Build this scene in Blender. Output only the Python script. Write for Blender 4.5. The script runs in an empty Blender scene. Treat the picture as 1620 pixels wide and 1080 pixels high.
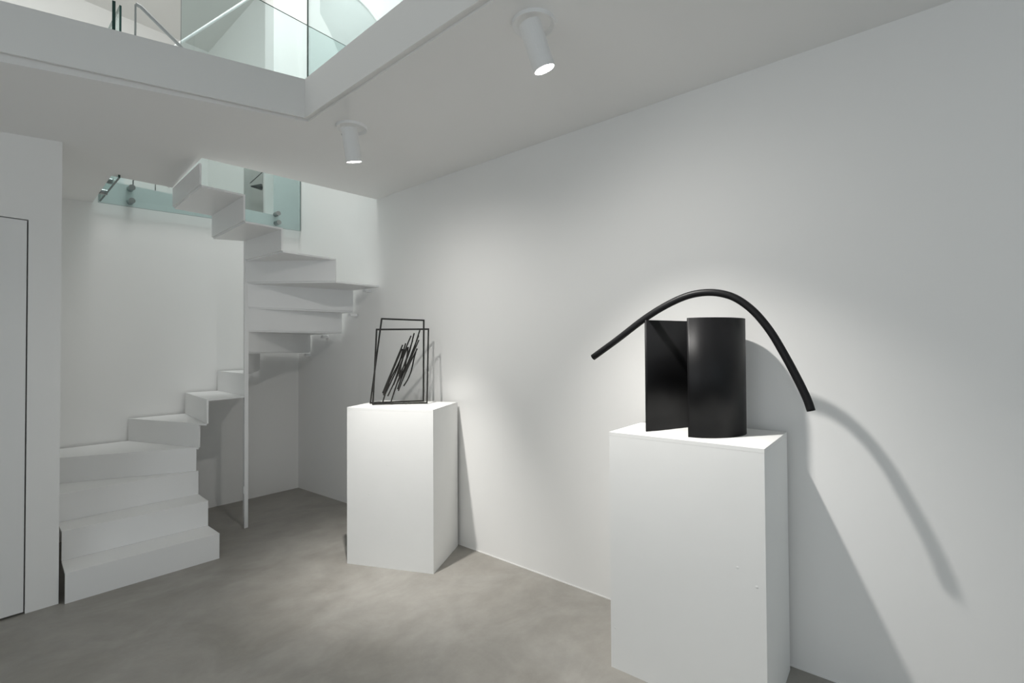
import bpy, bmesh, math, random
from mathutils import Vector, Matrix
random.seed(4)
sc = bpy.context.scene
COL = sc.collection

# ------------------------------------------------------------------ camera
cam_d = bpy.data.cameras.new('camera')
cam_d.sensor_width = 36.0
cam_d.lens = 17.0
cam_d.clip_start = 0.05
cam = bpy.data.objects.new('camera', cam_d)
COL.objects.link(cam)
R = Vector((0.64147537, -0.76712392, -0.00549933))
U = Vector((-0.0081878, -0.01401453, 0.99986827))
FW = Vector((0.76709993, 0.64134584, 0.01527104))
cam.matrix_world = Matrix(((R.x, U.x, -FW.x, 0.0), (R.y, U.y, -FW.y, 0.0),
                           (R.z, U.z, -FW.z, 1.4), (0, 0, 0, 1)))
sc.camera = cam

# ------------------------------------------------------------------ world, exposure
w = bpy.data.worlds.new('world')
sc.world = w
w.use_nodes = True
w.node_tree.nodes['Background'].inputs[0].default_value = (0.72, 0.8, 0.9, 1)
w.node_tree.nodes['Background'].inputs[1].default_value = 0.5
sc.view_settings.view_transform = 'Standard'
sc.view_settings.look = 'None'
sc.view_settings.gamma = 1.0
sc.view_settings.exposure = 0.0
sc.view_settings.use_curve_mapping = False
try:
    sc.cycles.max_bounces = 10
    sc.cycles.diffuse_bounces = 6
    sc.cycles.transparent_max_bounces = 16
except Exception:
    pass


def area(name, loc, target, sx, sy, power, colr):
    l = bpy.data.lights.new(name, 'AREA')
    l.shape = 'RECTANGLE'
    l.size = sx
    l.size_y = sy
    l.energy = power
    l.color = colr
    o = bpy.data.objects.new(name, l)
    COL.objects.link(o)
    o.location = loc
    o.rotation_euler = (Vector(target) - Vector(loc)).to_track_quat('-Z', 'Y').to_euler()
    return o


# daylight from the shop window behind the camera, then added fill lamps
area('window_daylight', (0.2, -2.85, 1.45), (0.8, 1.2, 2.4), 3.6, 2.1, 13, (0.88, 0.94, 1.0))
area('side_fill_uplight', (-2.35, 0.2, 1.3), (0.6, 0.4, 2.69), 2.6, 1.8, 27, (0.96, 0.97, 1.0))  # added fill, tilted up to brighten the ceiling
area('fill_over_stair', (1.35, 3.65, 5.4), (1.3, 4.6, 1.6), 1.2, 1.0, 50, (0.98, 1.0, 0.99))  # added area lamp sending upstairs light down the stairwell
area('fill_over_void', (0.2, 3.5, 5.45), (0.3, 4.2, 0.0), 2.0, 1.2, 4, (0.97, 0.99, 1.0))  # added fill, set behind the fascia to light the wall stub
area('upper_room_fill', (-1.2, 4.6, 4.9), (0.2, 7.5, 5.1), 1.6, 1.0, 36, (0.97, 1.0, 0.99))  # added lamp brightening the far upper wall


# ------------------------------------------------------------------ materials
def new_mat(name):
    m = bpy.data.materials.new(name)
    m.use_nodes = True
    nt = m.node_tree
    return m, nt, nt.nodes['Principled BSDF']


def paint(name, col, rough=0.6, scale=1.2, var=0.02, bump=0.02, bscale=60.0, spec=0.3):
    m, nt, b = new_mat(name)
    tc = nt.nodes.new('ShaderNodeTexCoord')
    n = nt.nodes.new('ShaderNodeTexNoise')
    n.inputs['Scale'].default_value = scale
    n.inputs['Detail'].default_value = 5
    nt.links.new(tc.outputs['Object'], n.inputs['Vector'])
    r = nt.nodes.new('ShaderNodeValToRGB')
    r.color_ramp.elements[0].position = 0.3
    r.color_ramp.elements[1].position = 0.7
    r.color_ramp.elements[0].color = tuple(c * (1 - var) for c in col) + (1,)
    r.color_ramp.elements[1].color = tuple(min(1, c * (1 + var)) for c in col) + (1,)
    nt.links.new(n.outputs['Fac'], r.inputs['Fac'])
    nt.links.new(r.outputs['Color'], b.inputs['Base Color'])
    b.inputs['Roughness'].default_value = rough
    b.inputs['Specular IOR Level'].default_value = spec
    if bump:
        n2 = nt.nodes.new('ShaderNodeTexNoise')
        n2.inputs['Scale'].default_value = bscale
        n2.inputs['Detail'].default_value = 3
        nt.links.new(tc.outputs['Object'], n2.inputs['Vector'])
        bp = nt.nodes.new('ShaderNodeBump')
        bp.inputs['Strength'].default_value = bump
        bp.inputs['Distance'].default_value = 0.01
        nt.links.new(n2.outputs['Fac'], bp.inputs['Height'])
        nt.links.new(bp.outputs['Normal'], b.inputs['Normal'])
    return m


WALL = paint('white_wall_plaster', (0.835, 0.83, 0.815), 0.7, 0.8, 0.012, 0.04, 7.0)
CEIL = paint('white_ceiling_plaster', (0.835, 0.83, 0.815), 0.75, 0.7, 0.012, 0.03, 6.0)
STEEL = paint('white_painted_steel', (0.83, 0.83, 0.825), 0.38, 2.0, 0.008, 0.006, 30.0, 0.45)
DOORM = paint('white_door_paint', (0.80, 0.80, 0.79), 0.55, 1.0, 0.01, 0.01, 20.0)
DARK = paint('gap_shade_dark', (0.03, 0.028, 0.026), 0.9, 2.0, 0.05, 0)
CAN = paint('white_lamp_enamel', (0.8, 0.8, 0.79), 0.4, 2.0, 0.005, 0)
FRAMEB = paint('blackened_steel_rod', (0.012, 0.0115, 0.010), 0.5, 30, 0.15, 0.02, 200.0, 0.3)
GREYM = paint('grey_satin_metal', (0.36, 0.38, 0.38), 0.4, 5.0, 0.03, 0)
PANELW = paint('recess_shade_plaster', (0.56, 0.58, 0.57), 0.7, 1.0, 0.02, 0)
PANELG = paint('grey_paper', (0.42, 0.42, 0.40), 0.8, 3.0, 0.1, 0)


def pedestal_mat():
    m = paint('white_pedestal_paint', (0.83, 0.83, 0.815), 0.6, 3.0, 0.012, 0.05, 18.0)
    nt = m.node_tree
    b = nt.nodes['Principled BSDF']
    tc = nt.nodes.new('ShaderNodeTexCoord')
    v = nt.nodes.new('ShaderNodeTexVoronoi')
    v.inputs['Scale'].default_value = 7.0
    v.inputs['Randomness'].default_value = 1.0
    nt.links.new(tc.outputs['Object'], v.inputs['Vector'])
    mr = nt.nodes.new('ShaderNodeMapRange')
    mr.inputs['From Min'].default_value = 0.0
    mr.inputs['From Max'].default_value = 0.045
    mr.inputs['To Min'].default_value = 1.0
    mr.inputs['To Max'].default_value = 0.0
    nt.links.new(v.outputs['Distance'], mr.inputs['Value'])
    bp = nt.nodes.new('ShaderNodeBump')
    bp.inputs['Strength'].default_value = 0.35
    bp.inputs['Distance'].default_value = 0.004
    old = b.inputs['Normal'].links[0].from_socket
    nt.links.new(mr.outputs['Result'], bp.inputs['Height'])
    nt.links.new(old, bp.inputs['Normal'])
    nt.links.new(bp.outputs['Normal'], b.inputs['Normal'])
    return m


PED = pedestal_mat()


def concrete():
    m, nt, b = new_mat('polished_concrete')
    tc = nt.nodes.new('ShaderNodeTexCoord')
    mp = nt.nodes.new('ShaderNodeMapping')
    mp.inputs['Rotation'].default_value = (0, 0, 0.5)
    mp.inputs['Scale'].default_value = (1.0, 1.25, 1.0)
    nt.links.new(tc.outputs['Object'], mp.inputs['Vector'])
    n = nt.nodes.new('ShaderNodeTexNoise')
    n.inputs['Scale'].default_value = 2.1
    n.inputs['Detail'].default_value = 9
    n.inputs['Roughness'].default_value = 0.62
    n.inputs['Distortion'].default_value = 0.9
    nt.links.new(mp.outputs['Vector'], n.inputs['Vector'])
    r = nt.nodes.new('ShaderNodeValToRGB')
    e = r.color_ramp.elements
    e[0].position = 0.32
    e[0].color = (0.275, 0.261, 0.235, 1)
    e[1].position = 0.68
    e[1].color = (0.350, 0.337, 0.312, 1)
    nt.links.new(n.outputs['Fac'], r.inputs['Fac'])
    n2 = nt.nodes.new('ShaderNodeTexNoise')
    n2.inputs['Scale'].default_value = 6.0
    n2.inputs['Detail'].default_value = 8
    n2.inputs['Roughness'].default_value = 0.7
    nt.links.new(mp.outputs['Vector'], n2.inputs['Vector'])
    mx = nt.nodes.new('ShaderNodeMix')
    mx.data_type = 'RGBA'
    mx.blend_type = 'OVERLAY'
    mx.inputs[0].default_value = 0.28
    nt.links.new(r.outputs['Color'], mx.inputs[6])
    nt.links.new(n2.outputs['Fac'], mx.inputs[7])
    nt.links.new(mx.outputs[2], b.inputs['Base Color'])
    mr = nt.nodes.new('ShaderNodeMapRange')
    mr.inputs['To Min'].default_value = 0.34
    mr.inputs['To Max'].default_value = 0.6
    nt.links.new(n2.outputs['Fac'], mr.inputs['Value'])
    nt.links.new(mr.outputs['Result'], b.inputs['Roughness'])
    b.inputs['Specular IOR Level'].default_value = 0.42
    bp = nt.nodes.new('ShaderNodeBump')
    bp.inputs['Strength'].default_value = 0.05
    bp.inputs['Distance'].default_value = 0.01
    nt.links.new(n2.outputs['Fac'], bp.inputs['Height'])
    nt.links.new(bp.outputs['Normal'], b.inputs['Normal'])
    return m


CONC = concrete()


def black_metal():
    m, nt, b = new_mat('satin_black_patina')
    tc = nt.nodes.new('ShaderNodeTexCoord')
    n = nt.nodes.new('ShaderNodeTexNoise')
    n.inputs['Scale'].default_value = 9.0
    n.inputs['Detail'].default_value = 6
    nt.links.new(tc.outputs['Object'], n.inputs['Vector'])
    r = nt.nodes.new('ShaderNodeValToRGB')
    r.color_ramp.elements[0].color = (0.006, 0.006, 0.0065, 1)
    r.color_ramp.elements[1].color = (0.010, 0.010, 0.011, 1)
    nt.links.new(n.outputs['Fac'], r.inputs['Fac'])
    nt.links.new(r.outputs['Color'], b.inputs['Base Color'])
    b.inputs['Roughness'].default_value = 0.45
    b.inputs['Specular IOR Level'].default_value = 0.22
    return m


BLACK = black_metal()


def glass_mat(name, tint, edge=False):
    m = bpy.data.materials.new(name)
    m.use_nodes = True
    nt = m.node_tree
    nt.nodes.clear()
    out = nt.nodes.new('ShaderNodeOutputMaterial')
    tr = nt.nodes.new('ShaderNodeBsdfTransparent')
    tr.inputs['Color'].default_value = tint
    gl = nt.nodes.new('ShaderNodeBsdfGlossy')
    gl.inputs['Roughness'].default_value = 0.02
    gl.inputs['Color'].default_value = (0.9, 1, 0.98, 1)
    fr = nt.nodes.new('ShaderNodeFresnel')
    ge = nt.nodes.new('ShaderNodeNewGeometry')      # exit face: no total internal reflection in a thin pane
    mr = nt.nodes.new('ShaderNodeMapRange')
    mr.inputs['To Min'].default_value = 1.45
    mr.inputs['To Max'].default_value = 1 / 1.45
    nt.links.new(ge.outputs['Backfacing'], mr.inputs['Value'])
    nt.links.new(mr.outputs['Result'], fr.inputs['IOR'])
    mx = nt.nodes.new('ShaderNodeMixShader')
    nt.links.new(fr.outputs[0], mx.inputs[0])
    nt.links.new(tr.outputs[0], mx.inputs[1])
    nt.links.new(gl.outputs[0], mx.inputs[2])
    nt.links.new(mx.outputs[0], out.inputs['Surface'])
    return m


GLASS = glass_mat('teal_tinted_glass', (0.872, 0.922, 0.922, 1))
GEDGE = paint('dark_green_glass_edge', (0.02, 0.055, 0.05), 0.15, 5, 0.1, 0, spec=0.6)

m, nt, b = new_mat('brushed_stainless')
b.inputs['Metallic'].default_value = 1.0
b.inputs['Roughness'].default_value = 0.28
b.inputs['Base Color'].default_value = (0.36, 0.37, 0.37, 1)
CHROME = m

m, nt, b = new_mat('lit_lamp_lens')
b.inputs['Emission Color'].default_value = (1.0, 0.98, 0.95, 1)
b.inputs['Emission Strength'].default_value = 30.0
LENS = m


# ------------------------------------------------------------------ helpers
def obj(name, bm, mat, parent=None, smooth=False, kind=None, label=None):
    me = bpy.data.meshes.new(name)
    bmesh.ops.recalc_face_normals(bm, faces=bm.faces)
    bm.to_mesh(me)
    bm.free()
    if isinstance(mat, (list, tuple)):
        for q in mat:
            me.materials.append(q)
    else:
        me.materials.append(mat)
    if smooth:
        for p in me.polygons:
            p.use_smooth = True
    o = bpy.data.objects.new(name, me)
    COL.objects.link(o)
    if parent:
        o.parent = parent
        o.matrix_parent_inverse = parent.matrix_basis.inverted()
    if kind:
        o['kind'] = kind
    if label:
        o['label'] = label
    return o


def empty(name, loc, label, cat, group=None):
    o = bpy.data.objects.new(name, None)
    COL.objects.link(o)
    o.location = loc
    o.empty_display_size = 0.1
    o['label'] = label
    o['category'] = cat
    if group:
        o['group'] = group
    return o


def box(bm, x0, x1, y0, y1, z0, z1):
    v = [bm.verts.new(p) for p in ((x0, y0, z0), (x1, y0, z0), (x1, y1, z0), (x0, y1, z0),
                                   (x0, y0, z1), (x1, y0, z1), (x1, y1, z1), (x0, y1, z1))]
    for f in ((0, 3, 2, 1), (4, 5, 6, 7), (0, 1, 5, 4), (1, 2, 6, 5), (2, 3, 7, 6), (3, 0, 4, 7)):
        bm.faces.new([v[i] for i in f])


def prism(bm, pts, z0, z1):
    """vertical prism; z0/z1 floats or per-vertex lists"""
    n = len(pts)
    a = z0 if isinstance(z0, (list, tuple)) else [z0] * n
    c = z1 if isinstance(z1, (list, tuple)) else [z1] * n
    lo = [bm.verts.new((p[0], p[1], a[i])) for i, p in enumerate(pts)]
    hi = [bm.verts.new((p[0], p[1], c[i])) for i, p in enumerate(pts)]
    bm.faces.new(lo[::-1])
    bm.faces.new(hi)
    for i in range(n):
        j = (i + 1) % n
        bm.faces.new((lo[i], lo[j], hi[j], hi[i]))


def bevel(bm, w_, seg=2):
    bmesh.ops.bevel(bm, geom=[e for e in bm.edges if e.is_manifold and e.calc_face_angle(0) > 0.5],
                    offset=w_, segments=seg, profile=0.6, affect='EDGES')


def tube(bm, pts, r, n=16, cap=True, square=False, up=None):
    pts = [Vector(p) for p in pts]
    rings = []
    prev = None
    for i, p in enumerate(pts):
        if i == 0:
            t = pts[1] - p
        elif i == len(pts) - 1:
            t = p - pts[i - 1]
        else:
            t = (pts[i + 1] - p).normalized() + (p - pts[i - 1]).normalized()
        t.normalize()
        if prev is None:
            a = Vector(up) if up else (Vector((0, 0, 1)) if abs(t.z) < 0.9 else Vector((1, 0, 0)))
        else:
            a = prev
        a = (a - t * a.dot(t)).normalized()
        prev = a
        bb = t.cross(a)
        k = 4 if square else n
        ring = []
        for q in range(k):
            an = 2 * math.pi * q / k + (math.pi / 4 if square else 0)
            rr = r * (math.sqrt(2) if square else 1)
            ring.append(bm.verts.new(p + a * math.cos(an) * rr + bb * math.sin(an) * rr))
        rings.append(ring)
    k = len(rings[0])
    for i in range(len(rings) - 1):
        for q in range(k):
            bm.faces.new((rings[i][q], rings[i][(q + 1) % k], rings[i + 1][(q + 1) % k], rings[i + 1][q]))
    if cap:
        bm.faces.new(rings[0][::-1])
        bm.faces.new(rings[-1])


def spline(pts, sub=8):
    pts = [Vector(p) for p in pts]
    P = [pts[0] * 2 - pts[1]] + pts + [pts[-1] * 2 - pts[-2]]
    out = []
    for i in range(1, len(P) - 2):
        for s in range(sub):
            t = s / sub
            a, b_, c, d = P[i - 1], P[i], P[i + 1], P[i + 2]
            out.append(0.5 * ((2 * b_) + (c - a) * t + (2 * a - 5 * b_ + 4 * c - d) * t * t
                              + (3 * b_ - a - 3 * c + d) * t ** 3))
    out.append(pts[-1])
    return out


# ------------------------------------------------------------------ the setting
XW, YD, YB = 2.43, 3.673, 4.846
bm = bmesh.new(); box(bm, -2.5, 2.6, -3.0, 4.95, -0.15, 0.0)
obj('floor', bm, CONC, kind='structure')

# right wall: runs through both storeys, set back a little beyond the end of the gallery
bm = bmesh.new()
prism(bm, [(XW, -3.0), (XW, 3.34), (2.440, 3.342), (2.438, 3.84), (2.392, YB), (2.42, 7.6), (2.62, 7.6), (2.62, -3.0)], 0.0, 5.6)
obj('wall_right', bm, WALL, kind='structure')

# wall behind the staircase, up to the edge of the upper floor
bm = bmesh.new(); box(bm, 0.30, 2.42, YB, YB + 0.15, 0.0, 2.735)
obj('wall_back', bm, WALL, kind='structure')
bm = bmesh.new(); box(bm, 0.30, 0.452, YD + 0.12, YB, 0.0, 2.62)
obj('wall_niche', bm, WALL, kind='structure')

# left wall with the flush door
bm = bmesh.new()
D0, D1, DT = -0.56, 0.324, 2.112
prism(bm, [(-2.5, YD), (D0, YD), (D0, YD + 0.12), (-2.5, YD + 0.12)], 0, 2.6)
prism(bm, [(D1, YD), (0.456, YD), (0.456, YD + 0.12), (D1, YD + 0.12)], 0, 2.62)
prism(bm, [(D0, YD), (D1, YD), (D1, YD + 0.12), (D0, YD + 0.12)], DT, 2.62)
obj('wall_left', bm, WALL, kind='structure')
bm = bmesh.new(); box(bm, D0 + 0.005, D1 - 0.006, YD + 0.001, YD + 0.045, 0.012, DT - 0.006)
bevel(bm, 0.0008, 1)
door = obj('door_1', bm, DOORM, kind='structure')
bm = bmesh.new(); box(bm, D0 - 0.02, D1 - 0.0, YD + 0.05, YD + 0.07, 0.0, DT + 0.0)  # dark sheet behind the leaf, put in for the shade in its gap
obj('door_gap_shade', bm, DARK, parent=door)

bm = bmesh.new(); box(bm, XW - 0.003, XW - 0.0002, -3.0, 3.335, 0.0, 0.006)  # added strip for the bright line where the plaster edge catches light
obj('wall_edge_glint', bm, WALL, kind='structure')

# outer room shell (behind and beside the camera)
bm = bmesh.new()
box(bm, -2.62, -2.5, -3.0, -1.2, 0, 5.6)
box(bm, -2.62, -2.5, 2.4, 7.6, 0, 5.6)
box(bm, -2.62, -2.5, -1.2, 2.4, 2.6, 5.6)
box(bm, -2.62, -2.5, -1.2, 2.4, 0, 0.4)
obj('wall_side', bm, WALL, kind='structure')
bm = bmesh.new()
box(bm, -2.6, -1.7, -3.12, -3.0, 0, 5.6)
box(bm, 2.1, 2.6, -3.12, -3.0, 0, 5.6)
box(bm, -1.7, 2.1, -3.12, -3.0, 2.65, 5.6)
box(bm, -1.7, 2.1, -3.12, -3.0, 0, 0.3)
obj('wall_front', bm, WALL, kind='structure')


def window(n, x0, x1, y0, y1, z0, z1, along):
    bm = bmesh.new()
    t = 0.05
    if along == 'x':
        for a, b_ in ((x0, x0 + t), (x1 - t, x1), ((x0 + x1) / 2 - t / 2, (x0 + x1) / 2 + t / 2)):
            box(bm, a, b_, y0, y1, z0, z1)
        box(bm, x0 + t, x1 - t, y0 + .002, y1 - .002, z0, z0 + t)
        box(bm, x0 + t, x1 - t, y0 + .002, y1 - .002, z1 - t, z1)
    else:
        for a, b_ in ((y0, y0 + t), (y1 - t, y1), ((y0 + y1) / 2 - t / 2, (y0 + y1) / 2 + t / 2)):
            box(bm, x0, x1, a, b_, z0, z1)
        box(bm, x0 + .002, x1 - .002, y0 + t, y1 - t, z0, z0 + t)
        box(bm, x0 + .002, x1 - .002, y0 + t, y1 - t, z1 - t, z1)
    o = obj('window_%d' % n, bm, STEEL, kind='structure')
    bm = bmesh.new()
    if along == 'x':
        box(bm, x0 + t, x1 - t, (y0 + y1) / 2 - .004, (y0 + y1) / 2 + .004, z0 + t, z1 - t)
    else:
        box(bm, (x0 + x1) / 2 - .004, (x0 + x1) / 2 + .004, y0 + t, y1 - t, z0 + t, z1 - t)
    obj('pane', bm, GLASS, parent=o)


window(1, -1.7, 2.1, -3.1, -3.02, 0.3, 2.65, 'x')
window(2, -2.6, -2.52, -1.2, 2.4, 0.4, 2.6, 'y')

# ceiling slab with the open void and the stair opening
V = {
    'a': (-2.5, -3.0, 2.69, 2.95), 'b': (XW, -3.0, 2.69, 2.95), 'c': (2.446, 3.54, 2.69, 2.95),
    'c0': (XW, 3.34, 2.69, 2.95),
    'd': (1.09, 3.49, 2.632, 2.93), 'e': (1.125, 4.20, 2.605, 2.92), 'f': (0.765, 4.18, 2.590, 2.90),
    'g': (0.775, YB, 2.545, 2.735), 'h': (0.452, YB, 2.522, 2.735), 'i': (0.456, YD, 2.577, 2.88),
    'i2': (-0.2, YD, 2.515, 2.86), 'j': (-2.5, YD, 2.50, 2.86),
    'V': (1.347, 2.620, 2.690, 2.895), 'F': (0.0, 2.998, 2.615, 2.80), 'F2': (-1.6, 3.452, 2.60, 2.80),
    'K': (-1.6, -1.0, 2.69, 2.95), 'G': (1.278, -1.0, 2.690, 2.93),
}
FACES = [('b', 'c0', 'V', 'G'), ('c0', 'c', 'V'), ('c', 'd', 'V'), ('V', 'd', 'i'), ('V', 'i', 'F'), ('F', 'i', 'i2'), ('F', 'i2', 'F2'),
         ('F2', 'i2', 'j'), ('F2', 'j', 'a', 'K'), ('K', 'a', 'b', 'G'), ('i', 'd', 'e', 'f'), ('i', 'f', 'g', 'h')]
bm = bmesh.new()
lo = {k: bm.verts.new((v[0], v[1], v[2])) for k, v in V.items()}
hi = {k: bm.verts.new((v[0], v[1], v[3])) for k, v in V.items()}
for f in FACES:
    ff = bm.faces.new([lo[k] for k in f]); ff.smooth = True
    bm.faces.new([hi[k] for k in f][::-1])
LOOPS = [('V', 'F', 'F2', 'K', 'G'), ('a', 'b', 'c0', 'c', 'd', 'e', 'f', 'g', 'h', 'i', 'i2', 'j')]
for L_ in LOOPS:
    for i in range(len(L_)):
        p, q = L_[i], L_[(i + 1) % len(L_)]
        a_ = [bm.verts.new((V[k][0], V[k][1], V[k][m_])) for k, m_ in ((p, 2), (q, 2), (q, 3), (p, 3))]
        bm.faces.new(a_)
obj('ceiling', bm, CEIL, kind='structure')

# fascia boards lining the void: the lower edge shows as a thin step under the ceiling
def fascia(name, p, q, t, z0p, z0q, z1p, z1q, inward):
    d = Vector((q[0] - p[0], q[1] - p[1])).normalized()
    n = Vector((-d.y, d.x)) * inward
    pts = [(p[0], p[1]), (q[0], q[1]), (q[0] + n.x * t, q[1] + n.y * t), (p[0] + n.x * t, p[1] + n.y * t)]
    bm_ = bmesh.new()
    prism(bm_, pts, [z0p, z0q, z0q, z0p], [z1p, z1q, z1q, z1p])
    return obj(name, bm_, CEIL, kind='structure')


# void sides stand a few centimetres proud of the slab edge
# a thin board faces the void; behind it a shadow gap runs along the ceiling board
o = fascia('trim_1', (1.312, 2.590), (-1.6, 3.415), 0.007, 2.688, 2.588, 2.903, 2.80, 1)
fascia('trim_4', (1.345, 2.6155), (-1.6, 3.4505), 0.0355, 2.700, 2.603, 2.900, 2.80, 1)
fascia('trim_2', (1.317, 2.588), (1.242, -1.0), 0.007, 2.688, 2.690, 2.904, 2.93, -1)
fascia('trim_5', (1.350, 2.618), (1.275, -1.0), 0.0345, 2.699, 2.699, 2.900, 2.93, -1)

# upper storey: floor beyond the stairwell, far wall, ceiling, wall stub, vault
bm = bmesh.new(); box(bm, -2.5, 2.42, YB + 0.15, 7.6, 2.60, 2.745)
obj('floor_upper', bm, CONC, kind='structure')
bm = bmesh.new(); box(bm, -2.5, 2.42, 7.5, 7.62, 2.77, 5.6)
obj('wall_upper', bm, WALL, kind='structure')
bm = bmesh.new(); box(bm, -2.6, 2.6, -3.1, 7.6, 5.55, 5.7)
obj('ceiling_upper', bm, CEIL, kind='structure')
bm = bmesh.new(); box(bm, 2.14, 2.40, YB + 0.002, YB + 0.2, 2.735, 5.55)
obj('wall_stub', bm, WALL, kind='structure')
# arched lunette panel on the upper part of the right wall, with a rounded rim
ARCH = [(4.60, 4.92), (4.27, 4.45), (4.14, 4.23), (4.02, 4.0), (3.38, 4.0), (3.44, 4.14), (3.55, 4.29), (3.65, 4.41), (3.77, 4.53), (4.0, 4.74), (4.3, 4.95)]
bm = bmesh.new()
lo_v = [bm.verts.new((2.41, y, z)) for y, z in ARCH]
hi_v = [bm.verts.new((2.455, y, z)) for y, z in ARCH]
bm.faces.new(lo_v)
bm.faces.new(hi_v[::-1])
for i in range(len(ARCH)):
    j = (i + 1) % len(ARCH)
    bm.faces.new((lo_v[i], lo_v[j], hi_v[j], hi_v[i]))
tr = obj('trim_3', bm, PANELW, kind='structure')  # flat panel, its grey put in for the niche's darker inside
bm = bmesh.new()
tube(bm, spline([(2.41, y, z) for y, z in ARCH[4:]], 4), 0.018, 10)
obj('rim', bm, WALL, parent=tr, smooth=True)

# ------------------------------------------------------------------ staircase of folded plate
st = empty('folded_plate_staircase', (1.593, 4.09, 0.0),
           'white folded steel winder staircase climbing around a slim post to the upper floor', 'staircase')
T = 0.012
Z = [0.0, .168, .342, .514, .686, .862, 1.040, 1.215, 1.385, 1.560, 1.745, 1.942, 2.118, 2.282, 2.462, 2.632]
PX, PY = 1.593, 4.09
# riser k: (outer point, inner point)
RS = {
    1: ((0.478, 3.640), (1.247, 3.624)), 2: ((0.492, 3.868), (1.249, 3.842)),
    3: ((0.500, 4.085), (1.262, 4.080)), 4: ((0.500, 4.445), (1.249, 4.085)),
    5: ((1.000, 4.825), (1.258, 4.066)), 6: ((1.388, 4.825), (1.290, 4.005)),
    7: ((1.640, 4.825), (1.583, 4.082)), 8: ((1.994, 4.825), (PX, PY + 0.01)),
    9: ((2.385, 4.605), (PX, PY)), 10: ((2.400, 4.050), (PX, PY)), 11: ((2.412, 3.880), (PX, PY)),
    12: ((2.030, 3.500), (PX, PY)), 13: ((1.612, 3.500), (PX, PY)), 14: ((1.356, 3.500), (1.395, 4.20)),
    15: ((1.092, 3.500), (1.135, 4.20)),
}
CORNER = {4: [(0.500, 4.825)], 8: [(2.378, 4.825)], 11: [(2.424, 3.500)], }
for k in range(1, 15):
    o0, i0 = RS[k]
    o1, i1 = RS[k + 1]
    pts = [i0, o0] + CORNER.get(k, []) + [o1, i1]
    if k == 13:
        pts = [i0, o0, o1, i1]
    cl = []
    for p in pts:
        if not cl or (Vector(p) - Vector(cl[-1])).length > 0.004:
            cl.append(p)
    if (Vector(cl[0]) - Vector(cl[-1])).length < 0.004:
        cl.pop()
    bm = bmesh.new()
    prism(bm, cl, Z[k] - T, Z[k])
    obj('tread', bm, STEEL, parent=st)
for k in range(1, 16):
    o0, i0 = Vector(RS[k][0]), Vector(RS[k][1])
    d = (i0 - o0).normalized()
    n = Vector((-d.y, d.x))          # towards the next tread
    nxt = Vector(RS[k + 1][0]) if k < 15 else o0 + Vector((-0.2, 0))
    if n.dot(nxt - o0) < 0:
        n = -n
    pts = [o0, i0, i0 + n * T, o0 + n * T]
    bm = bmesh.new()
    prism(bm, [(p.x, p.y) for p in pts], Z[k - 1] + (0.0005 if k > 1 else 0), Z[k] - T if k < 15 else 2.60)
    obj('riser', bm, STEEL, parent=st)
bm = bmesh.new()
box(bm, PX - 0.014, PX + 0.014, PY - 0.014, PY + 0.014, 0.0, 2.27)
bevel(bm, 0.002, 1)
obj('post', bm, STEEL, parent=st)
bm = bmesh.new()
box(bm, PX - 0.02, PX - 0.0145, PY - 0.012, PY + 0.012, 0.27, 0.33)
obj('fixing_plate', bm, STEEL, parent=st)
for (x0, x1, y0, y1, z) in ((2.36, 2.425, 4.30, 4.34, 1.548), (2.36, 2.42, 3.60, 3.64, 1.93), (2.36, 2.425, 4.62, 4.66, 1.373),
                            (2.36, 2.428, 3.83, 3.87, 1.733)):
    bm = bmesh.new()
    box(bm, x0, x1, y0, y1, z - 0.035, z - T * 0.0 - 0.012)
    obj('wall_bracket', bm, STEEL, parent=st)

# ------------------------------------------------------------------ glass balustrades
def glass_panel(name, p, q, z0p, z0q, z1, t, label, bolts=(), group=None, bolt_dir=(0, -1)):
    o = empty(name, (p[0], p[1], z0p), label, 'balustrade', group)
    d = Vector((q[0] - p[0], q[1] - p[1])).normalized()
    n = Vector((-d.y, d.x)) * t
    pts = [(p[0], p[1]), (q[0], q[1]), (q[0] + n.x, q[1] + n.y), (p[0] + n.x, p[1] + n.y)]
    bm_ = bmesh.new()
    prism(bm_, pts, [z0p, z0q, z0q, z0p], z1)
    g = obj('glass_pane', bm_, [GLASS, GEDGE], parent=o)
    for f in g.data.polygons:
        if abs(f.normal.z) > 0.5 or abs(f.normal.dot(Vector((d.x, d.y, 0)))) > 0.7:
            f.material_index = 1
    for (bx, by, bz) in bolts:
        bm_ = bmesh.new()
        a = Vector((bx, by, bz))
        dd = Vector((bolt_dir[0], bolt_dir[1], 0))
        tube(bm_, [a - dd * (0.05 if dd.y else 0.018), a + dd * 0.012, a + dd * 0.014, a + dd * 0.022, a + dd * 0.024], 0.022, 20)
        # chamfered cap
        bb = obj('standoff_bolt', bm_, CHROME, parent=o, smooth=False)
    return o


glass_panel('glass_balustrade', (0.80, 4.795), (2.387, 4.795), 2.542, 2.612, 3.75, 0.012,
            'teal glass balustrade with round bolts along the back of the stair opening',
            [(1.003, 4.79, 2.702), (1.003, 4.79, 2.596), (2.153, 4.79, 2.738), (2.159, 4.79, 2.652)])
glass_panel('glass_balustrade', (0.800, 4.780), (0.790, 4.12), 2.545, 2.572, 3.75, 0.012,
            'short glass balustrade panel seen edge-on at the left end of the stair opening',
            [(0.79, 4.435, 2.625), (0.79, 4.575, 2.573)], bolt_dir=(1, 0))
glass_panel('glass_balustrade', (0.985, 3.53), (2.42, 3.545), 2.70, 2.70, 3.885, 0.010,
            'glass balustrade on the near side of the stair opening, seen through the void')
glass_panel('glass_balustrade', (1.345, 2.63), (1.275, -1.0), 2.906, 2.93, 3.95, 0.010,
            'glass balustrade standing along the right side of the ceiling void')
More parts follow.
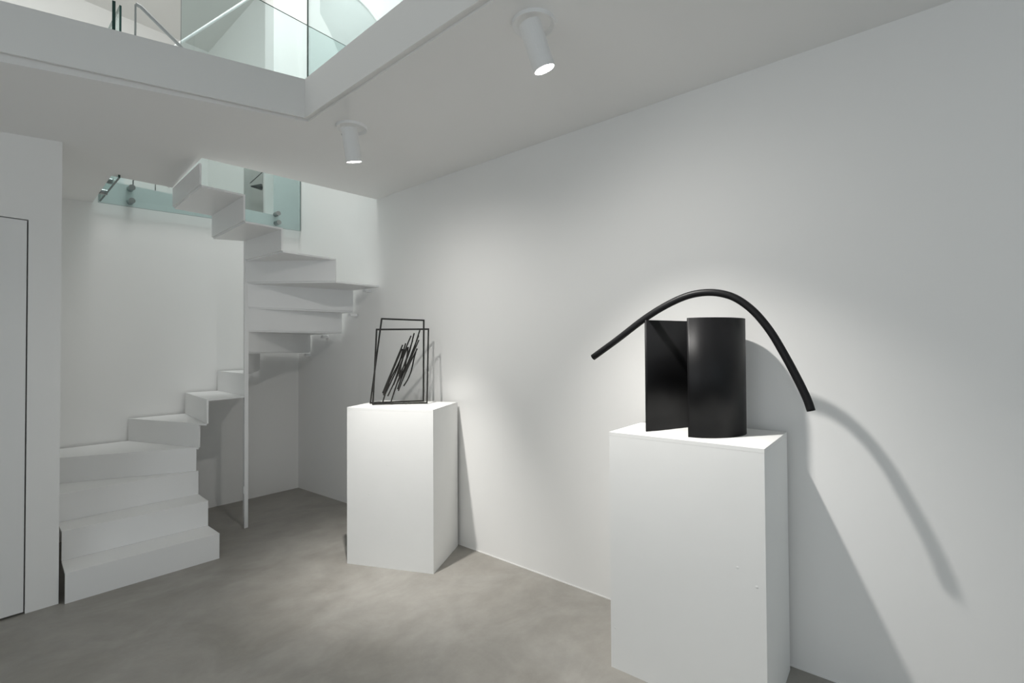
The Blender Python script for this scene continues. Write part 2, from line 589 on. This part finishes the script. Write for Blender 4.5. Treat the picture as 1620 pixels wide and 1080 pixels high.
glass_panel('glass_balustrade', (0.598, 3.20), (0.646, 3.455), 2.88, 2.88, 3.235, 0.014,
            'small glass panel seen edge-on as a black line above the void')

# upstairs handrail: bent flat bar
hr = empty('stair_handrail', (0.725, 3.4, 2.87), 'thin grey bent handrail frame above the far edge of the void', 'handrail')
bm = bmesh.new()
tube(bm, [(0.725, 3.40, 2.87), (0.725, 3.40, 3.38)], 0.005, 10)
obj('upright', bm, GREYM, parent=hr)
bm = bmesh.new()
tube(bm, [(0.725, 3.40, 3.385), (0.75, 3.40, 3.38), (0.961, 3.40, 3.235), (1.12, 3.40, 3.12), (1.12, 3.40, 2.90)], 0.010, 10)
obj('rail', bm, GREYM, parent=hr)
hr2 = empty('wall_handrail', (1.178, 4.2, 3.0), 'white sloping handrail behind the glass above the void', 'handrail')
bm = bmesh.new()
tube(bm, [(1.10, 4.2, 3.62), (1.178, 4.2, 3.72), (1.632, 4.2, 4.289), (1.75, 4.2, 4.437)], 0.010, 10)
obj('rail', bm, STEEL, parent=hr2)
bm = bmesh.new()
tube(bm, [(1.10, 4.2, 2.60), (1.10, 4.2, 3.62)], 0.008, 10)
obj('upright', bm, STEEL, parent=hr2)

# desk lamp and leaning sheet upstairs
lp = empty('desk_lamp', (2.30, 5.55, 2.77), 'small black angled lamp upstairs seen through the teal glass', 'lamp')
bm = bmesh.new()
tube(bm, [(2.36, 5.55, 2.77), (2.36, 5.55, 3.40), (2.333, 5.55, 3.385), (2.20, 5.55, 3.222)], 0.0045, 8)
obj('arm', bm, BLACK, parent=lp)
bm = bmesh.new()
bmesh.ops.create_cone(bm, cap_ends=True, segments=20, radius1=0.035, radius2=0.006, depth=0.11,
                      matrix=Matrix.Translation((2.262, 5.55, 3.20)) @ Matrix.Rotation(math.radians(-100), 4, 'Y'))
obj('lamp_shade', bm, BLACK, parent=lp)
bm = bmesh.new(); box(bm, 2.20, 2.395, 5.70, 5.72, 2.77, 3.9)
o = obj('grey_panel', bm, PANELG)
o['label'] = 'tall grey sheet standing behind the small black lamp upstairs'
o['category'] = 'panel'
bm = bmesh.new()
tube(bm, [(1.10, 5.2, 2.77), (1.10, 5.2, 2.88), (1.115, 5.2, 2.90), (1.26, 5.2, 2.905), (1.26, 5.2, 2.77)], 0.004, 8)
o = obj('bent_metal_frame', bm, BLACK)
o['label'] = 'thin dark bent metal leg frame upstairs behind the left glass panel'
o['category'] = 'furniture leg'
bm = bmesh.new(); box(bm, 0.995, 1.035, 5.19, 5.23, 2.77, 3.0)
o = obj('white_stub_post', bm, STEEL)
o['label'] = 'short white post upstairs behind the left glass panel'
o['category'] = 'post'

# ------------------------------------------------------------------ pedestals
def pedestal(pts, z, label):
    cx = sum(p[0] for p in pts) / 4
    cy = sum(p[1] for p in pts) / 4
    o_ = empty('pedestal', (cx, cy, 0), label, 'pedestal', None)
    bm_ = bmesh.new()
    prism(bm_, pts, 0.0, z - 0.016)
    bevel(bm_, 0.0015, 1)
    obj('plinth_body', bm_, PED, parent=o_)
    bm_ = bmesh.new()
    prism(bm_, pts, z - 0.0155, z)
    bevel(bm_, 0.0015, 1)
    obj('top_board', bm_, PED, parent=o_)
    return o_


pedestal([(1.750, 2.883), (2.009, 2.327), (2.408, 2.526), (2.149, 3.082)], 1.022,
         'white pedestal carrying the framed rod sculpture, near the staircase')
pedestal([(1.925, 1.050), (1.943, 0.430), (2.398, 0.440), (2.380, 1.062)], 1.030,
         'white pedestal carrying the curved sheet and tube, at the front right')

# ------------------------------------------------------------------ sculpture on the near pedestal
sc1 = empty('curved_sheet_sculpture', (2.18, 0.74, 1.030),
            'black steel sculpture of a curled upright sheet with a long bent tube across it', 'sculpture')
plan = spline([(2.030, 0.925, 0), (2.085, 0.895, 0), (2.152, 0.866, 0), (2.215, 0.842, 0), (2.275, 0.815, 0),
               (2.325, 0.775, 0), (2.350, 0.715, 0), (2.343, 0.655, 0), (2.310, 0.598, 0), (2.255, 0.570, 0),
               (2.190, 0.567, 0), (2.120, 0.588, 0), (2.062, 0.628, 0), (2.026, 0.678, 0), (2.013, 0.732, 0)], 6)
bm = bmesh.new()
th = 0.006
inn, out_ = [], []
for i, p in enumerate(plan):
    t = (plan[min(i + 1, len(plan) - 1)] - plan[max(i - 1, 0)]).normalized()
    n = Vector((-t.y, t.x, 0))
    inn.append(p + n * th / 2)
    out_.append(p - n * th / 2)
z0, z1 = 1.030, 1.525
ring = []
for a in (inn, out_):
    ring.append([bm.verts.new((q.x, q.y, z0)) for q in a])
    ring.append([bm.verts.new((q.x, q.y, z1)) for q in a])
il, ih, ol, oh = ring
N = len(plan)
for i in range(N - 1):
    for f in ((il[i], il[i + 1], ih[i + 1], ih[i]), (ol[i], ol[i + 1], oh[i + 1], oh[i])):
        q = bm.faces.new(f); q.smooth = True
    bm.faces.new((ih[i], ih[i + 1], oh[i + 1], oh[i]))
    bm.faces.new((il[i], il[i + 1], ol[i + 1], ol[i]))
bm.faces.new((il[0], ih[0], oh[0], ol[0]))
bm.faces.new((il[-1], ih[-1], oh[-1], ol[-1]))
for e in bm.edges:
    if len(e.link_faces) == 2 and e.calc_face_angle(0) > 0.6:
        e.smooth = False
obj('curved_sheet', bm, BLACK, parent=sc1)
bm = bmesh.new()
pp = spline([(2.035, 1.194, 1.357), (2.041, 1.065, 1.442), (2.047, 0.938, 1.530), (2.055, 0.835, 1.588), (2.064, 0.744, 1.623),
             (2.072, 0.664, 1.631), (2.079, 0.594, 1.617), (2.083, 0.540, 1.587), (2.087, 0.486, 1.535), (2.090, 0.435, 1.462),
             (2.093, 0.392, 1.379), (2.096, 0.349, 1.286), (2.099, 0.318, 1.210), (2.100, 0.304, 1.163)], 6)
tube(bm, pp, 0.0148, 28)
o = obj('bent_tube', bm, BLACK, parent=sc1, smooth=True)
for p in o.data.polygons:
    if len(p.vertices) > 4:
        p.use_smooth = False

# ------------------------------------------------------------------ sculpture on the far pedestal
sc2 = empty('framed_rod_sculpture', (2.08, 2.77, 1.022),
            'black wire sculpture of two tilted rectangular frames filled with slanting rods', 'sculpture')
FA = [(1.951, 2.918, 1.0305), (2.016, 2.877, 1.616), (2.265, 2.722, 1.609), (2.262, 2.724, 1.030)]
FB = [(1.917, 2.837, 1.030), (1.978, 2.882, 1.540), (2.250, 2.653, 1.543), (2.193, 2.603, 1.030)]
for F_ in (FA, FB):
    bm = bmesh.new()
    h = 0.0052
    P = [Vector(p) for p in F_]
    nrm = (P[1] - P[0]).cross(P[3] - P[0]).normalized()
    c_ = sum(P, Vector()) / 4
    ringsv = []
    for i in range(4):
        a, b_, c2 = P[i - 1], P[i], P[(i + 1) % 4]
        e1 = (a - b_).normalized(); e2 = (c2 - b_).normalized()
        bis = (e1 + e2).normalized() * h * 1.42
        ringsv.append([bm.verts.new(b_ + bis + nrm * h), bm.verts.new(b_ - bis + nrm * h),
                       bm.verts.new(b_ - bis - nrm * h), bm.verts.new(b_ + bis - nrm * h)])
    for i in range(4):
        r0, r1 = ringsv[i], ringsv[(i + 1) % 4]
        for q in range(4):
            bm.faces.new((r0[q], r0[(q + 1) % 4], r1[(q + 1) % 4], r1[q]))
    obj('rectangular_frame', bm, FRAMEB, parent=sc2)
RODS = [
    [(2.138, 2.801, 1.433), (2.021, 2.874, 1.095)],
    [(2.098, 2.755, 1.406), (2.009, 2.789, 1.184), (1.975, 2.800, 1.089)],
    [(2.122, 2.774, 1.403), (2.096, 2.785, 1.311), (2.036, 2.817, 1.176), (1.993, 2.835, 1.034)],
    [(2.157, 2.790, 1.444), (2.113, 2.817, 1.287), (2.079, 2.838, 1.196), (2.030, 2.869, 1.073)],
    [(2.128, 2.732, 1.415), (2.077, 2.751, 1.290), (2.039, 2.763, 1.178), (1.996, 2.780, 1.081)],
    [(2.170, 2.747, 1.497), (2.136, 2.764, 1.403), (2.098, 2.779, 1.266), (2.057, 2.799, 1.152)],
    [(2.207, 2.758, 1.517), (2.171, 2.781, 1.356), (2.115, 2.816, 1.209)],
    [(2.159, 2.715, 1.463), (2.110, 2.730, 1.323), (2.055, 2.749, 1.177), (2.008, 2.763, 1.036)],
    [(2.223, 2.713, 1.540), (2.177, 2.733, 1.391), (2.131, 2.757, 1.276), (2.075, 2.786, 1.160)],
    [(2.234, 2.741, 1.500), (2.171, 2.781, 1.310), (2.130, 2.807, 1.194), (2.108, 2.820, 1.119)],
    [(2.192, 2.688, 1.466), (2.125, 2.713, 1.306), (2.053, 2.738, 1.115)],
    [(2.201, 2.717, 1.406), (2.149, 2.744, 1.288), (2.101, 2.769, 1.165)],
    [(2.223, 2.749, 1.406), (2.205, 2.759, 1.333), (2.190, 2.769, 1.251), (2.171, 2.781, 1.193), (2.144, 2.798, 1.140)],
    [(2.109, 2.746, 1.403), (2.088, 2.747, 1.312), (2.066, 2.746, 1.216)],
    [(2.151, 2.754, 1.418), (2.126, 2.760, 1.276), (2.091, 2.779, 1.208)],
]
for rr in RODS:
    bm = bmesh.new()
    tube(bm, spline(rr, 5) if len(rr) > 2 else rr, 0.0047, 8)
    obj('rod', bm, FRAMEB, parent=sc2, smooth=False)

# ------------------------------------------------------------------ ceiling spotlights
def spotlight(mount, ap, tgt, label, power, size, spill):
    M_ = Vector(mount); A_ = Vector(ap)
    d = (Vector(tgt) - A_).normalized()
    o_ = empty('ceiling_spotlight', mount, label, 'spotlight', 'ceiling spotlights')
    # round recessed canopy plate
    bm_ = bmesh.new()
    prof_ = [(0.012, -0.001), (0.066, -0.001), (0.080, -0.014), (0.086, -0.014), (0.088, 0.000)]
    prev = None
    K = 40
    for r_, z_ in prof_:
        cur = [bm_.verts.new((M_.x + r_ * math.cos(2 * math.pi * q / K), M_.y + r_ * math.sin(2 * math.pi * q / K), M_.z + z_)) for q in range(K)]
        if prev:
            for q in range(K):
                bm_.faces.new((prev[q], prev[(q + 1) % K], cur[(q + 1) % K], cur[q]))
        else:
            bm_.faces.new(cur)
        prev = cur
    obj('canopy', bm_, CAN, parent=o_, smooth=False)
    L_ = 0.172
    top = A_ - d * L_
    # bracket arm from the plate to the can's rear
    side = d.cross(Vector((0, 0, 1))).normalized()
    bm_ = bmesh.new()
    ja = A_ - d * (L_ - 0.03)
    tube(bm_, [(M_.x, M_.y, M_.z - 0.001), (M_.x, M_.y, M_.z - 0.028), ja + side * 0.0], 0.009, 12)
    obj('arm', bm_, CAN, parent=o_)
    # can: hollow cylinder
    bm_ = bmesh.new()
    R0 = 0.041
    a = Vector((0, 0, 1)) - d * d.z
    a.normalize(); b2 = d.cross(a)
    secs = [(0.0, 0.0), (R0 - 0.004, 0.0), (R0, 0.004), (R0, L_), (R0 - 0.003, L_), (R0 - 0.003, L_ - 0.006)]
    prev = None
    for r_, s_ in secs:
        c0 = top + d * s_
        if r_ == 0:
            prev = [bm_.verts.new(c0)]
            continue
        cur = [bm_.verts.new(c0 + a * r_ * math.cos(2 * math.pi * q / 32) + b2 * r_ * math.sin(2 * math.pi * q / 32)) for q in range(32)]
        for q in range(32):
            if len(prev) == 1:
                bm_.faces.new((prev[0], cur[q], cur[(q + 1) % 32]))
            else:
                bm_.faces.new((prev[q], prev[(q + 1) % 32], cur[(q + 1) % 32], cur[q]))
        prev = cur
    can = obj('lamp_can', bm_, CAN, parent=o_)
    bm_ = bmesh.new()
    c0 = top + d * (L_ - 0.0015)
    bm_.faces.new([bm_.verts.new(c0 + a * 0.0375 * math.cos(2 * math.pi * q / 32) + b2 * 0.0375 * math.sin(2 * math.pi * q / 32)) for q in range(32)])
    obj('lens', bm_, LENS, parent=can, label='glowing white lens')
    # small pivot screw
    bm_ = bmesh.new()
    s0 = ja - side * 0.041
    tube(bm_, [s0, s0 - side * 0.006], 0.006, 10)
    obj('pivot_screw', bm_, CHROME, parent=can)
    for nm, pw, sz in (('spot_beam', power, size), ('spot_spill', spill, math.radians(172))):
        l = bpy.data.lights.new(nm, 'SPOT')
        l.energy = pw
        l.spot_size = sz
        l.spot_blend = 1.0
        l.shadow_soft_size = 0.027
        l.color = (1.0, 0.975, 0.935)
        lo_ = bpy.data.objects.new(nm, l)
        COL.objects.link(lo_)
        lo_.location = A_ + d * 0.004
        lo_.rotation_euler = d.to_track_quat('-Z', 'Y').to_euler()
    return o_


spotlight((1.515, 1.145, 2.69), (1.458, 1.053, 2.444), (2.07, 0.74, 0.66),
          'white ceiling spotlight nearest the camera, tilted toward the curved sheet sculpture', 125, math.radians(78), 20)
spotlight((1.545, 2.492, 2.69), (1.430, 2.286, 2.400), (1.90, 2.51, 0.6),
          'white ceiling spotlight nearer the staircase, pointing down at the rod sculpture', 170, math.radians(56), 37)
